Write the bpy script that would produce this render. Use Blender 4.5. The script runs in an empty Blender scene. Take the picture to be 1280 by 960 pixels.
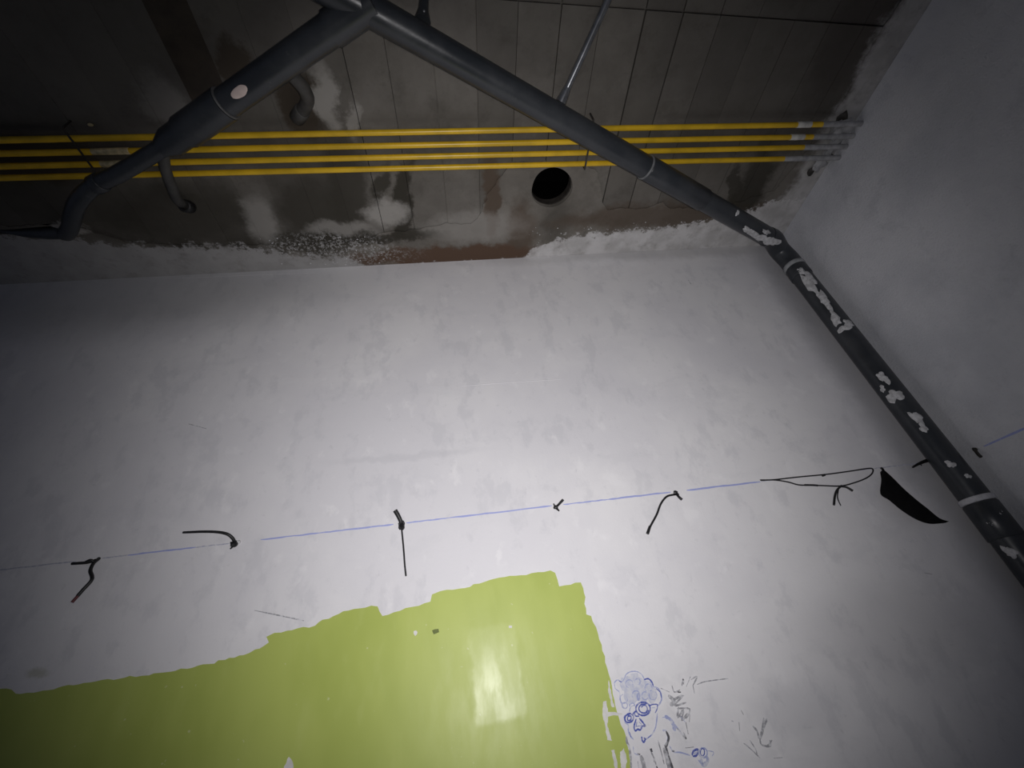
import bpy, bmesh, math, random
from mathutils import Vector, Matrix, noise as mnoise

# ------------------------------------------------------------------ camera, light, exposure
SC = bpy.context.scene
COL = SC.collection
CAM = Vector((0.0, 0.0, 1.55))
FPX = 539.316
# rows: image right, image down, view direction, in world axes (X along the back wall, Y into it, Z up)
ROW = ((0.99049019, -0.04078794, -0.13139838),
       (-0.08286819, 0.58551159, -0.80641741),
       (0.10982738, 0.80963727, 0.57656347))
RX, RY, RZ = Vector(ROW[0]).normalized(), Vector(ROW[1]).normalized(), Vector(ROW[2]).normalized()
cd = bpy.data.cameras.new('camera')
cd.sensor_width = 36.0
cd.lens = FPX / 1280 * 36.0
cd.clip_start = 0.01
cam = bpy.data.objects.new('camera', cd)
COL.objects.link(cam)
m3 = Matrix((RX, -RY, -RZ)).transposed()
cam.matrix_world = Matrix.Translation(CAM) @ m3.to_4x4()
SC.camera = cam

w = bpy.data.worlds.new('world')
SC.world = w
w.use_nodes = True
w.node_tree.nodes['Background'].inputs[0].default_value = (0.40, 0.47, 0.70, 1)
w.node_tree.nodes['Background'].inputs[1].default_value = 0.070

# the phone's flash, a few centimetres from its lens
ld = bpy.data.lights.new('phone_flash', 'SPOT')
ld.energy = 61
ld.spot_size = math.radians(114)
ld.spot_blend = 1.0
ld.shadow_soft_size = 0.012
ld.color = (1.0, 0.975, 0.985)
lo = bpy.data.objects.new('phone_flash', ld)
COL.objects.link(lo)
lo.matrix_world = Matrix.Translation(CAM + RX * 0.022 - RY * 0.018) @ m3.to_4x4() @ Matrix.Rotation(math.radians(1.0), 4, 'Y') @ Matrix.Rotation(math.radians(-5), 4, 'X')

SC.view_settings.view_transform = 'Standard'
SC.view_settings.look = 'None'
SC.view_settings.gamma = 1.0
SC.view_settings.use_curve_mapping = False
SC.view_settings.exposure = 0.0

# ------------------------------------------------------------------ where things stand
WY = 1.2            # face of the back wall
WX = 1.5            # face of the right wall
H = 1.528 + 1.55    # underside of the ceiling boards
rnd = random.Random(7)


def ray(x, y):
    return (RX * (x - 640) + RY * (y - 480) + RZ * FPX).normalized()


def on_wall(x, y, off=0.0):
    d = ray(x, y)
    return CAM + d * ((WY - off) / d.y)


def on_right(x, y, off=0.0):
    d = ray(x, y)
    return CAM + d * ((WX - off) / d.x)


def at_z(x, y, z):
    d = ray(x, y)
    return CAM + d * ((z - CAM.z) / d.z)


# ------------------------------------------------------------------ materials
class NT:
    def __init__(s, name):
        s.m = bpy.data.materials.new(name)
        s.m.use_nodes = True
        s.t = s.m.node_tree
        s.b = s.t.nodes['Principled BSDF']
        s.geo = s.t.nodes.new('ShaderNodeNewGeometry')
        s.pos = s.geo.outputs['Position']

    def lk(s, a, b):
        if isinstance(a, (int, float)):
            b.default_value = a
        elif isinstance(a, tuple):
            b.default_value = (*a, 1) if len(a) == 3 and len(b.default_value) == 4 else a
        else:
            s.t.links.new(a, b)

    def math(s, op, a, b=0.0, clamp=False):
        n = s.t.nodes.new('ShaderNodeMath')
        n.operation = op
        n.use_clamp = clamp
        s.lk(a, n.inputs[0])
        s.lk(b, n.inputs[1])
        return n.outputs[0]

    def noise(s, scale, detail=3, rough=0.6, vec=None, stretch=None, out=0):
        n = s.t.nodes.new('ShaderNodeTexNoise')
        n.inputs['Scale'].default_value = scale
        n.inputs['Detail'].default_value = detail
        n.inputs['Roughness'].default_value = rough
        v = vec or s.pos
        if stretch:
            mp = s.t.nodes.new('ShaderNodeMapping')
            mp.inputs['Scale'].default_value = stretch
            s.lk(v, mp.inputs[0])
            v = mp.outputs[0]
        s.lk(v, n.inputs['Vector'])
        return n.outputs[out]

    def ramp(s, v, lo, hi, a=0.0, b=1.0):
        n = s.t.nodes.new('ShaderNodeMapRange')
        n.interpolation_type = 'SMOOTHSTEP'
        s.lk(v, n.inputs[0])
        for i, q in zip((1, 2, 3, 4), (lo, hi, a, b)):
            n.inputs[i].default_value = q
        return n.outputs[0]

    def mix(s, f, a, b, mode='MIX'):
        n = s.t.nodes.new('ShaderNodeMix')
        n.data_type = 'RGBA'
        n.blend_type = mode
        s.lk(f, n.inputs[0])
        s.lk(a, n.inputs[6])
        s.lk(b, n.inputs[7])
        return n.outputs[2]

    def warp(s, scale, amp):
        n = s.noise(scale, 7, 0.68, out=1)
        a = s.t.nodes.new('ShaderNodeVectorMath')
        a.operation = 'SUBTRACT'
        s.lk(n, a.inputs[0])
        a.inputs[1].default_value = (0.5, 0.5, 0.5)
        b = s.t.nodes.new('ShaderNodeVectorMath')
        b.operation = 'MULTIPLY_ADD'
        s.lk(a.outputs[0], b.inputs[0])
        b.inputs[1].default_value = (amp,) * 3
        s.lk(s.pos, b.inputs[2])
        return b.outputs[0]

    def spot(s, vec, c, size, rot=0.0, soft=0.35):
        mp = s.t.nodes.new('ShaderNodeMapping')
        mp.vector_type = 'TEXTURE'
        mp.inputs['Location'].default_value = c
        if isinstance(rot, tuple):
            mp.inputs['Rotation'].default_value = rot
        else:
            mp.inputs['Rotation'].default_value = (0, 0, rot)
        mp.inputs['Scale'].default_value = size
        s.lk(vec, mp.inputs[0])
        l = s.t.nodes.new('ShaderNodeVectorMath')
        l.operation = 'LENGTH'
        s.lk(mp.outputs[0], l.inputs[0])
        return s.ramp(l.outputs['Value'], 1 - soft, 1 + soft, 1.0, 0.0)

    def xyz(s, v=None):
        n = s.t.nodes.new('ShaderNodeSeparateXYZ')
        s.lk(v or s.pos, n.inputs[0])
        return n.outputs

    def curve(s, v, pts):
        n = s.t.nodes.new('ShaderNodeFloatCurve')
        c = n.mapping.curves[0]
        c.points[0].location = pts[0]
        c.points[1].location = pts[-1]
        for p in pts[1:-1]:
            c.points.new(*p)
        for p in c.points:
            p.handle_type = 'VECTOR'
        n.mapping.update()
        s.lk(v, n.inputs[1])
        return n.outputs[0]

    def bump(s, h, dist, strength=1.0, prev=None):
        n = s.t.nodes.new('ShaderNodeBump')
        n.inputs['Strength'].default_value = strength
        n.inputs['Distance'].default_value = dist
        s.lk(h, n.inputs['Height'])
        if prev:
            s.lk(prev, n.inputs['Normal'])
        return n.outputs[0]

    def done(s, col, rough=0.8, normal=None, spec=0.5, metal=0.0):
        s.lk(col, s.b.inputs['Base Color'])
        s.lk(rough, s.b.inputs['Roughness'])
        s.lk(spec, s.b.inputs['Specular IOR Level'])
        s.b.inputs['Metallic'].default_value = metal
        if normal:
            s.lk(normal, s.b.inputs['Normal'])
        return s.m


def mat_plain(name, col, rough=0.6, var=0.25, scale=30, spec=0.5, metal=0.0):
    k = NT(name)
    n = k.noise(scale, 4)
    d = tuple(c * (1 - var) for c in col)
    l = tuple(min(1, c * (1 + var)) for c in col)
    c = k.mix(k.ramp(n, 0.3, 0.7), d, l)
    return k.done(c, rough, k.bump(n, 0.0006), spec, metal)


def mat_wall():
    k = NT('white_plaster')
    big = k.noise(2.2, 4, 0.6)
    c = k.mix(k.ramp(big, 0.35, 0.68), (0.72, 0.71, 0.735), (0.80, 0.79, 0.80))
    # trowel and roller marks, mostly upright
    tro = k.noise(12, 5, 0.65, vec=k.warp(6, 0.05), stretch=(1.3, 1, 0.75))
    c = k.mix(k.math('MULTIPLY', k.ramp(tro, 0.52, 0.66), 0.35), c, (0.57, 0.57, 0.60))
    tr2 = k.noise(6, 4, 0.7, vec=k.warp(3, 0.2), stretch=(0.5, 1, 1.7))
    c = k.mix(k.math('MULTIPLY', k.ramp(tr2, 0.55, 0.68), 0.22), c, (0.62, 0.62, 0.645))
    tr3 = k.noise(14, 3, 0.6, vec=k.warp(5, 0.1), stretch=(1.1, 1, 0.8))
    c = k.mix(k.math('MULTIPLY', k.ramp(tr3, 0.58, 0.72), 0.45), c, (0.86, 0.85, 0.86))
    # small smudges and dust
    sm = k.noise(38, 4, 0.7)
    c = k.mix(k.math('MULTIPLY', k.ramp(sm, 0.62, 0.75), 0.25), c, (0.46, 0.46, 0.48))
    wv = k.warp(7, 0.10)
    # dirt rubbed on the lower right wall, soft shade of the downpipe painted on, darker grey along the top
    for cc, sz, f, col in (((1.0, 1.2, 1.55), (0.22, 1, 0.10), 0.22, (0.36, 0.35, 0.36)),
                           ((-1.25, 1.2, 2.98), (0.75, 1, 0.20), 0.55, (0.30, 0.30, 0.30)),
                           ((1.42, 1.2, 2.4), (0.085, 1, 1.2), 0.5, (0.30, 0.30, 0.32)),
                           ((0.9, 1.2, 3.06), (0.65, 1, 0.04), 0.5, (0.42, 0.41, 0.40)),
                           ((0.70, 1.2, 1.44), (0.10, 1, 0.05), 0.22, (0.36, 0.36, 0.40)),
                           ((-1.0, 1.2, 1.72), (0.02, 1, 0.011), 0.5, (0.40, 0.40, 0.28)),
                           ((-0.2, 1.2, 2.17), (0.2, 1, 0.012), 0.25, (0.5, 0.5, 0.53))):
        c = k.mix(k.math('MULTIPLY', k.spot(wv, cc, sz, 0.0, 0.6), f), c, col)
    fine = k.noise(160, 3, 0.7)
    n1 = k.bump(fine, 0.0006, 0.4)
    n2 = k.bump(tro, 0.002, 0.4, n1)
    return k.done(c, 0.62, n2, 0.3)


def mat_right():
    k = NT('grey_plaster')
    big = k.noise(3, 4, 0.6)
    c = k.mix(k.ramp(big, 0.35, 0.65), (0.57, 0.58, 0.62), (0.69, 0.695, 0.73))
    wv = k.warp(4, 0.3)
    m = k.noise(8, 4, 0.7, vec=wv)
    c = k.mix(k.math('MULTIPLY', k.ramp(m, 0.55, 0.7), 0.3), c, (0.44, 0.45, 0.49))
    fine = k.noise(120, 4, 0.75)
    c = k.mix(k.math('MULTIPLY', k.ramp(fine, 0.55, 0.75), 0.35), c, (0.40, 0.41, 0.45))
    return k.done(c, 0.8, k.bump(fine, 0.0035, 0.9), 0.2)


def ceiling_mat(name, base_lo, base_hi, per_piece):
    k = NT(name)
    n = k.noise(5, 5, 0.65)
    c = k.mix(k.ramp(n, 0.3, 0.7), base_lo, base_hi)
    if per_piece:
        oi = k.t.nodes.new('ShaderNodeObjectInfo')
        c = k.mix(k.ramp(oi.outputs['Random'], 0, 1, 0.0, 0.4), c, tuple(x * 0.55 for x in base_lo))
    gr = k.noise(70, 4, 0.7)
    c = k.mix(k.math('MULTIPLY', k.ramp(gr, 0.55, 0.75), 0.35), c, (0.11, 0.10, 0.09))
    mo = k.noise(11, 7, 0.72)
    c = k.mix(k.math('MULTIPLY', k.ramp(mo, 0.5, 0.68), 0.4), c, (0.075, 0.069, 0.058))
    wv = k.warp(8, 0.15)
    wl = k.warp(4, 0.22)
    zc = H
    S = 5.0
    damp = (0.040, 0.036, 0.028)  # also colours the shade painted between the gas pipes
    brown = (0.085, 0.060, 0.042)
    deep = (0.050, 0.038, 0.026)
    pale = (0.36, 0.345, 0.32)
    for cc, sz, rot, f, col, soft in (
            ((-0.50, 0.96), (0.13, 0.16), 0.0, 0.75, damp, 0.6),
            ((-0.36, 0.86), (0.07, 0.16), 0.1, 0.75, damp, 0.5),
            ((-0.17, 0.93), (0.032, 0.17), 0.25, 0.9, damp, 0.35),
            ((-0.24, 0.86), (0.03, 0.09), 0.35, 0.8, damp, 0.4),
            ((-0.33, 1.06), (0.30, 0.026), 0.03, 0.85, damp, 0.4),
            ((-0.95, 0.95), (0.28, 0.12), -0.1, 0.7, damp, 0.5),
            ((-0.62, 1.07), (0.28, 0.05), 0.0, 0.7, damp, 0.5),
            ((-1.35, 0.80), (0.35, 0.2), 0.0, 0.55, damp, 0.6),
            ((-1.02, 1.13), (0.07, 0.09), 0.5, 0.8, damp, 0.5),
            ((0.155, 0.92), (0.032, 0.16), -0.06, 0.75, brown, 0.35),
            ((0.28, 1.08), (0.06, 0.14), 0.0, 0.7, brown, 0.5),
            ((-0.03, 1.17), (0.40, 0.05), 0.0, 0.95, (0.10, 0.062, 0.042), 0.35),
            ((0.10, 1.04), (0.20, 0.06), 0.0, 0.4, pale, 0.6),
            ((0.43, 1.04), (0.07, 0.12), 0.0, 0.4, damp, 0.6),
            ((0.95, 1.02), (0.55, 0.055), -0.02, 0.6, brown, 0.4),
            ((1.22, 0.93), (0.06, 0.20), -0.1, 0.8, damp, 0.4),
            ((1.14, 0.90), (0.02, 0.10), -0.4, 0.7, damp, 0.4),
            ((-0.42, 0.60), (0.06, 0.10), 0.0, 0.8, deep, 0.35),
            ((-0.56, 0.48), (0.05, 0.06), 0.2, 0.75, deep, 0.35),
            ((-0.34, 0.58), (0.035, 0.09), 0.0, 0.7, pale, 0.5),
            ((-0.27, 0.64), (0.02, 0.06), 0.2, 0.6, pale, 0.5),
            ((-0.80, 0.59), (0.06, 0.07), 0.0, 0.5, pale, 0.5),
            ((-0.24, 0.96), (0.07, 0.05), 0.0, 0.7, pale, 0.5),
            ((-0.42, 1.02), (0.12, 0.03), 0.0, 0.5, pale, 0.6),
            ((-0.70, 0.98), (0.05, 0.10), 0.3, 0.5, pale, 0.6),
            ((-1.33, 0.97), (0.045, 0.02), 0.3, 0.8, pale, 0.4),
            ((1.15, 0.50), (0.45, 0.30), 0.0, 0.35, (0.07, 0.065, 0.06), 0.6),
            ((1.30, 0.44), (0.10, 0.16), 0.0, 0.5, (0.06, 0.05, 0.045), 0.5),
            ((-1.15, 0.30), (0.45, 0.45), 0.0, 0.5, (0.085, 0.08, 0.075), 0.5),
            ((-1.35, 0.735), (0.45, 0.07), 0.0, 0.6, deep, 0.5),  # red-brown stain and shade between the gas pipes, in one colour
            ((0.0, 0.735), (1.5, 0.065), 0.0, 0.35, damp, 0.4)):  # shade between the gas pipes, painted along their whole length
        c = k.mix(k.math('MULTIPLY', k.spot(wv, (cc[0], cc[1], zc), (sz[0], sz[1], S), rot, soft * 0.8), min(1.0, f * 1.12)), c, col)
    # white paint and plaster smeared from the walls onto the ceiling
    X, Y, Z = k.xyz()
    u = k.math('DIVIDE', k.math('ADD', X, 1.8), 3.4)
    pts = [(-1.8, 0.97), (-1.37, 1.005), (-1.22, 1.05), (-0.80, 1.08), (-0.60, 1.135), (-0.42, 1.155), (-0.34, 1.21),
           (0.28, 1.215), (0.36, 1.135), (0.50, 1.10), (0.95, 1.075), (1.20, 1.03), (1.35, 0.98), (1.6, 0.95)]
    bnd = k.curve(u, [((a + 1.8) / 3.4, b - 0.6) for a, b in pts])
    dy = k.math('SUBTRACT', k.math('SUBTRACT', Y, 0.6), bnd)
    nz = k.math('MULTIPLY', k.math('SUBTRACT', k.noise(28, 6, 0.75), 0.5), 0.16)
    w1 = k.ramp(k.math('ADD', dy, nz), -0.008, 0.014)
    dx = k.math('SUBTRACT', X, 1.395)
    nx = k.math('MULTIPLY', k.math('SUBTRACT', k.noise(10, 6, 0.7), 0.5), 0.16)
    w2 = k.ramp(k.math('ADD', dx, nx), -0.02, 0.03)
    # spatter left of the middle
    sp = k.ramp(k.noise(85, 6, 0.8), 0.50, 0.57)
    s1 = k.math('MULTIPLY', k.spot(wl, (-0.48, 1.13, zc), (0.26, 0.075, S), 0.0, 0.5), sp)
    wm = k.math('MAXIMUM', k.math('MAXIMUM', w1, k.math('MULTIPLY', w2, 0.75)), s1)
    wc = k.mix(k.ramp(k.noise(12, 4), 0.35, 0.65), (0.50, 0.49, 0.485), (0.66, 0.65, 0.65))
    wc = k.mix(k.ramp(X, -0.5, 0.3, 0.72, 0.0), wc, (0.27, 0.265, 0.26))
    wm = k.math('MULTIPLY', wm, k.ramp(k.noise(22, 5, 0.7), 0.25, 0.5, 0.6, 1.0))
    c = k.mix(k.math('MULTIPLY', wm, 0.9), c, wc)
    b1 = k.bump(gr, 0.0010, 0.5)
    b2 = k.bump(k.noise(18, 5, 0.6), 0.003, 0.5, b1)
    return k.done(c, 0.85, b2, 0.25)


def mat_green():
    k = NT('green_wall_paint')
    n = k.noise(5, 3, 0.6, stretch=(1, 1, 0.5))
    c = k.mix(k.ramp(n, 0.35, 0.65), (0.40, 0.475, 0.105), (0.455, 0.53, 0.13))
    st = k.noise(26, 4, 0.6, stretch=(1, 1, 0.35))
    c = k.mix(k.math('MULTIPLY', k.ramp(st, 0.55, 0.7), 0.2), c, (0.50, 0.57, 0.18))
    fl = k.noise(60, 2, 0.7)
    c = k.mix(k.math('MULTIPLY', k.ramp(fl, 0.70, 0.74), 0.6), c, (0.62, 0.66, 0.36))
    r = k.ramp(st, 0.35, 0.7, 0.40, 0.48)
    # a roller pass that dried glossier
    X, Y, Z = k.xyz()
    wx, wy, wz = k.xyz(k.warp(14, 0.035))
    bx = k.ramp(k.math('ABSOLUTE', k.math('SUBTRACT', wx, 0.018)), 0.050, 0.062, 1.0, 0.0)
    bz = k.ramp(k.math('ABSOLUTE', k.math('SUBTRACT', wz, 1.595)), 0.085, 0.10, 1.0, 0.0)
    r = k.math('SUBTRACT', r, k.math('MULTIPLY', k.math('MULTIPLY', bx, bz), 0.09))
    return k.done(c, r, k.bump(k.noise(40, 3, 0.6, stretch=(1, 1, 0.5)), 0.0003, 0.5), 0.30)


def mat_drain():
    k = NT('dark_grey_pvc')
    n = k.noise(9, 4, 0.6)
    c = k.mix(k.ramp(n, 0.35, 0.7), (0.030, 0.034, 0.040), (0.047, 0.051, 0.057))
    d = k.noise(55, 4, 0.7)
    c = k.mix(k.math('MULTIPLY', k.ramp(d, 0.6, 0.8), 0.4), c, (0.13, 0.13, 0.125))
    return k.done(c, k.ramp(n, 0.3, 0.7, 0.28, 0.42), k.bump(d, 0.0005, 0.5), 0.5)


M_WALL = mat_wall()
M_RIGHT = mat_right()
M_BOARD = ceiling_mat('board_marked_concrete', (0.125, 0.115, 0.101), (0.175, 0.163, 0.145), True)
M_DAMP = mat_plain('damp_dark_concrete', (0.040, 0.030, 0.021), 0.75, 0.3, 14)
M_MORTAR = ceiling_mat('ceiling_mortar', (0.130, 0.119, 0.104), (0.19, 0.176, 0.155), False)
M_FLOOR = mat_plain('floor_concrete', (0.30, 0.29, 0.28), 0.85, 0.2, 6)
M_VOID = mat_plain('void_shade', (0.004, 0.004, 0.004), 0.95, 0.1, 10, 0.0)  # unlit depth above the ceiling holes, put into a near black colour
M_GREEN = mat_green()
M_DRAIN = mat_drain()
M_STUB = mat_plain('dusty_grey_pvc', (0.052, 0.050, 0.047), 0.6, 0.3, 25)
M_GAS = mat_plain('yellow_gas_paint', (0.68, 0.43, 0.018), 0.35, 0.15, 12)
M_GREYEND = mat_plain('plaster_smeared_pipe', (0.34, 0.34, 0.35), 0.7, 0.25, 40)
M_TAPE = mat_plain('white_tape', (0.55, 0.54, 0.50), 0.6, 0.2, 50)
M_BARE = mat_plain('bare_steel', (0.55, 0.46, 0.27), 0.35, 0.35, 40, 0.5, 0.2)
M_ROD = mat_plain('galvanised_steel', (0.30, 0.31, 0.33), 0.28, 0.2, 30, 0.5, 0.8)
M_IRON = mat_plain('dark_iron', (0.035, 0.030, 0.026), 0.6, 0.3, 40)
M_SPLASH = mat_plain('plaster_splash', (0.52, 0.52, 0.53), 0.85, 0.25, 90)
M_RING = mat_plain('joint_sealant', (0.55, 0.55, 0.58), 0.7, 0.15, 60)
M_LABEL = mat_plain('pinkish_sticker', (0.74, 0.61, 0.56), 0.6, 0.08, 30)
M_BLACK = mat_plain('black_rubber', (0.010, 0.010, 0.011), 0.5, 0.3, 60)
M_REDTIP = mat_plain('dull_red_sheath', (0.10, 0.018, 0.022), 0.55, 0.2, 60)
M_PLASTIC = mat_plain('black_plastic_sheet', (0.0035, 0.0035, 0.004), 0.75, 0.3, 60, 0.15)
M_SCRAPE = mat_plain('scraped_white', (0.70, 0.69, 0.66), 0.8, 0.1, 50)


def mat_ink(name, col, thin):
    """dry pencil / chalk: the stroke breaks up into the plaster colour"""
    k = NT(name)
    n = k.noise(90, 4, 0.7)
    c = k.mix(k.math('MULTIPLY', k.ramp(n, thin - 0.12, thin + 0.12), 0.85), col, (0.70, 0.70, 0.73))
    return k.done(c, 0.8, None, 0.2)


I_BLUE = mat_ink('blue_ink', (0.10, 0.13, 0.42), 0.62)
I_FAINT = mat_ink('faint_blue_ink', (0.36, 0.40, 0.62), 0.55)
I_WASH = mat_ink('pale_blue_wash', (0.55, 0.57, 0.68), 0.50)
I_PENCIL = mat_ink('pencil_grey', (0.30, 0.30, 0.32), 0.52)
I_DARK = mat_ink('dark_pencil', (0.10, 0.10, 0.11), 0.60)
I_CHALK = mat_ink('blue_chalk', (0.36, 0.40, 0.70), 0.68)
I_CHALK2 = mat_ink('faint_grey_chalk', (0.44, 0.45, 0.54), 0.55)


# ------------------------------------------------------------------ mesh helpers
def obj(name, bm, mats, parent=None, smooth=False):
    me = bpy.data.meshes.new(name)
    bm.normal_update()
    bm.to_mesh(me)
    bm.free()
    for mm in (mats if isinstance(mats, (list, tuple)) else [mats]):
        me.materials.append(mm)
    if smooth:
        for p in me.polygons:
            p.use_smooth = True
        if hasattr(me, 'set_sharp_from_angle'):
            me.set_sharp_from_angle(angle=math.radians(50))
    o = bpy.data.objects.new(name, me)
    COL.objects.link(o)
    if parent is not None:
        o.parent = parent
        o.matrix_parent_inverse = Matrix.Translation(parent.location).inverted()
    return o


def tag(o, label=None, cat=None, group=None, kind=None):
    for k, v in (('label', label), ('category', cat), ('group', group), ('kind', kind)):
        if v:
            o[k] = v
    return o


def thing(name, loc, label, cat, group=None):
    o = bpy.data.objects.new(name, None)
    o.empty_display_size = 0.05
    o.location = loc
    COL.objects.link(o)
    return tag(o, label, cat, group)


def box(bm, lo, hi):
    v = [bm.verts.new((x, y, z)) for x in (lo[0], hi[0]) for y in (lo[1], hi[1]) for z in (lo[2], hi[2])]
    for f in ((0, 1, 3, 2), (4, 6, 7, 5), (0, 4, 5, 1), (2, 3, 7, 6), (0, 2, 6, 4), (1, 5, 7, 3)):
        bm.faces.new([v[i] for i in f])


def board(bm, x0, x1, ya, yb, z0, z1):
    """a board whose ends may be cut aslant: ya, yb give Y at x0 and at x1"""
    v = [bm.verts.new((x, y, z)) for x, i in ((x0, 0), (x1, 1)) for y in (ya[i], yb[i]) for z in (z0, z1)]
    for f in ((0, 1, 3, 2), (4, 6, 7, 5), (0, 4, 5, 1), (2, 3, 7, 6), (0, 2, 6, 4), (1, 5, 7, 3)):
        bm.faces.new([v[i] for i in f])


def smooth_path(pts, n=6):
    """Catmull-Rom through the points"""
    P = [Vector(p) for p in pts]
    if len(P) < 3:
        return P
    out = []
    for i in range(len(P) - 1):
        p0 = P[i - 1] if i else P[0] * 2 - P[1]
        p1, p2 = P[i], P[i + 1]
        p3 = P[i + 2] if i + 2 < len(P) else P[-1] * 2 - P[-2]
        for j in range(n):
            t = j / n
            out.append(0.5 * ((2 * p1) + (p2 - p0) * t + (2 * p0 - 5 * p1 + 4 * p2 - p3) * t * t
                              + (3 * p1 - p0 - 3 * p2 + p3) * t ** 3))
    out.append(P[-1])
    return out


def tube(bm, pts, rad, seg=12, cap=True, mi=0):
    P = [Vector(p) for p in pts]
    n = len(P)
    R = rad if isinstance(rad, (list, tuple)) else [rad] * n
    T = [((P[min(i + 1, n - 1)] - P[max(i - 1, 0)]).normalized()) for i in range(n)]
    a = Vector((0, 0, 1)) if abs(T[0].z) < 0.9 else Vector((1, 0, 0))
    N = (a - T[0] * a.dot(T[0])).normalized()
    rings = []
    for i in range(n):
        N = (N - T[i] * N.dot(T[i])).normalized()
        B = T[i].cross(N)
        rings.append([bm.verts.new(P[i] + (N * math.cos(q) + B * math.sin(q)) * R[i])
                      for q in (2 * math.pi * k / seg for k in range(seg))])
    for i in range(n - 1):
        for k in range(seg):
            f = bm.faces.new((rings[i][k], rings[i][(k + 1) % seg], rings[i + 1][(k + 1) % seg], rings[i + 1][k]))
            f.material_index = mi
    if cap:
        bm.faces.new(rings[0][::-1]).material_index = mi
        bm.faces.new(rings[-1]).material_index = mi


def hollow(bm, a, b, r_out, r_in, seg=32):
    """a ring or collar with real wall thickness"""
    a, b = Vector(a), Vector(b)
    t = (b - a).normalized()
    q = Vector((0, 0, 1)) if abs(t.z) < 0.9 else Vector((1, 0, 0))
    N = (q - t * q.dot(t)).normalized()
    B = t.cross(N)
    bev = min(0.003, (r_out - r_in) * 0.4)
    prof = [(0, r_in), (0, r_out - bev), (bev, r_out), (-bev, r_out), (0, r_out - bev), (0, r_in)]
    rings = []
    for i, (d, r) in enumerate(prof):
        c = (a if i < 3 else b) + t * d
        rings.append([bm.verts.new(c + (N * math.cos(u) + B * math.sin(u)) * r)
                      for u in (2 * math.pi * k / seg for k in range(seg))])
    m = len(rings)
    for i in range(m):
        for k in range(seg):
            bm.faces.new((rings[i][k], rings[i][(k + 1) % seg], rings[(i + 1) % m][(k + 1) % seg], rings[(i + 1) % m][k]))


def ball(bm, c, r, squash=(1, 1, 1), sub=2, rough=0.25):
    g = bmesh.ops.create_icosphere(bm, subdivisions=sub, radius=1.0)
    for v in g['verts']:
        k = 1 + rough * mnoise.noise(v.co * 1.7 + Vector(c) * 40)
        v.co = Vector((v.co.x * squash[0], v.co.y * squash[1], v.co.z * squash[2])) * (r * k) + Vector(c)


def plate(bm, outline, holes, z0, z1):
    """flat plate (outline and holes in XY) between two heights"""
    es = []
    loops = []
    for L in [outline] + holes:
        vs = [bm.verts.new((x, y, z0)) for x, y in L]
        loops.append(vs)
        es += [bm.edges.new((vs[i], vs[(i + 1) % len(vs)])) for i in range(len(vs))]
    fs = [f for f in bmesh.ops.triangle_fill(bm, use_beauty=True, edges=es)['geom'] if isinstance(f, bmesh.types.BMFace)]
    top = {}
    for L in loops:
        for v in L:
            top[v] = bm.verts.new((v.co.x, v.co.y, z1))
    for f in fs:
        bm.faces.new([top[v] for v in f.verts][::-1])
    for L in loops:
        for i in range(len(L)):
            a, b = L[i], L[(i + 1) % len(L)]
            bm.faces.new((a, b, top[b], top[a]))
    bmesh.ops.recalc_face_normals(bm, faces=bm.faces[:])


def jag(pts, step, amp, seed, closed=True):
    """an outline broken up as a brush or trowel leaves it"""
    r = random.Random(seed)
    out = []
    n = len(pts)
    for i in range(n if closed else n - 1):
        a, b = pts[i], pts[(i + 1) % n]
        d = math.hypot(b[0] - a[0], b[1] - a[1])
        k = max(1, int(d / step))
        for j in range(k):
            t = j / k
            s = amp if j else 0
            out.append((a[0] + (b[0] - a[0]) * t + r.uniform(-s, s), a[1] + (b[1] - a[1]) * t + r.uniform(-s, s)))
    if not closed:
        out.append(pts[-1])
    return out


def wall_patch(bm, px, t0, t1, mi=0):
    """a film of paint on the back wall from an outline"""
    vs = [bm.verts.new(on_wall(x, y, t1)) for x, y in px]
    es = [bm.edges.new((vs[i], vs[(i + 1) % len(vs)])) for i in range(len(vs))]
    fs = [f for f in bmesh.ops.triangle_fill(bm, use_beauty=True, edges=es)['geom'] if isinstance(f, bmesh.types.BMFace)]
    bk = [bm.verts.new((v.co.x, WY - t0, v.co.z)) for v in vs]
    for f in fs:
        f.normal_update()
        if f.normal.y > 0:
            f.normal_flip()
        f.material_index = mi
    for i in range(len(vs)):
        j = (i + 1) % len(vs)
        bm.faces.new((vs[i], vs[j], bk[j], bk[i])).material_index = mi


def stroke(bm, P, wd, nrm, lift, mi=0, taper=True, uneven=0.25):
    """a flat pen stroke lying on a wall with normal nrm"""
    n = len(P)
    if n < 2:
        return
    L = []
    for i in range(n):
        t = (P[min(i + 1, n - 1)] - P[max(i - 1, 0)])
        if t.length < 1e-9:
            t = Vector((1, 0, 0))
        s = t.normalized().cross(nrm)
        k = 1 + rnd.uniform(-uneven, uneven)
        if taper and i in (0, n - 1):
            k *= 0.5
        c = P[i] + nrm * lift
        L.append((bm.verts.new(c - s * wd * k / 2), bm.verts.new(c + s * wd * k / 2)))
    for i in range(n - 1):
        f = bm.faces.new((L[i][0], L[i][1], L[i + 1][1], L[i + 1][0]))
        f.material_index = mi


# ------------------------------------------------------------------ setting
HOLE = (0.391, 0.884, 0.079)
hole_px = [(HOLE[0] + HOLE[2] * (1 + 0.03 * math.sin(3 * a + 1)) * math.cos(a), HOLE[1] + HOLE[2] * (1 + 0.03 * math.sin(2 * a)) * math.sin(a))
           for a in (2 * math.pi * k / 40 for k in range(40))]
slit = jag([(-1.64, 0.962), (-1.50, 0.968), (-1.385, 0.962), (-1.345, 0.985), (-1.36, 1.012), (-1.42, 1.012), (-1.50, 0.998)], 0.03, 0.004, 3)

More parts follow.
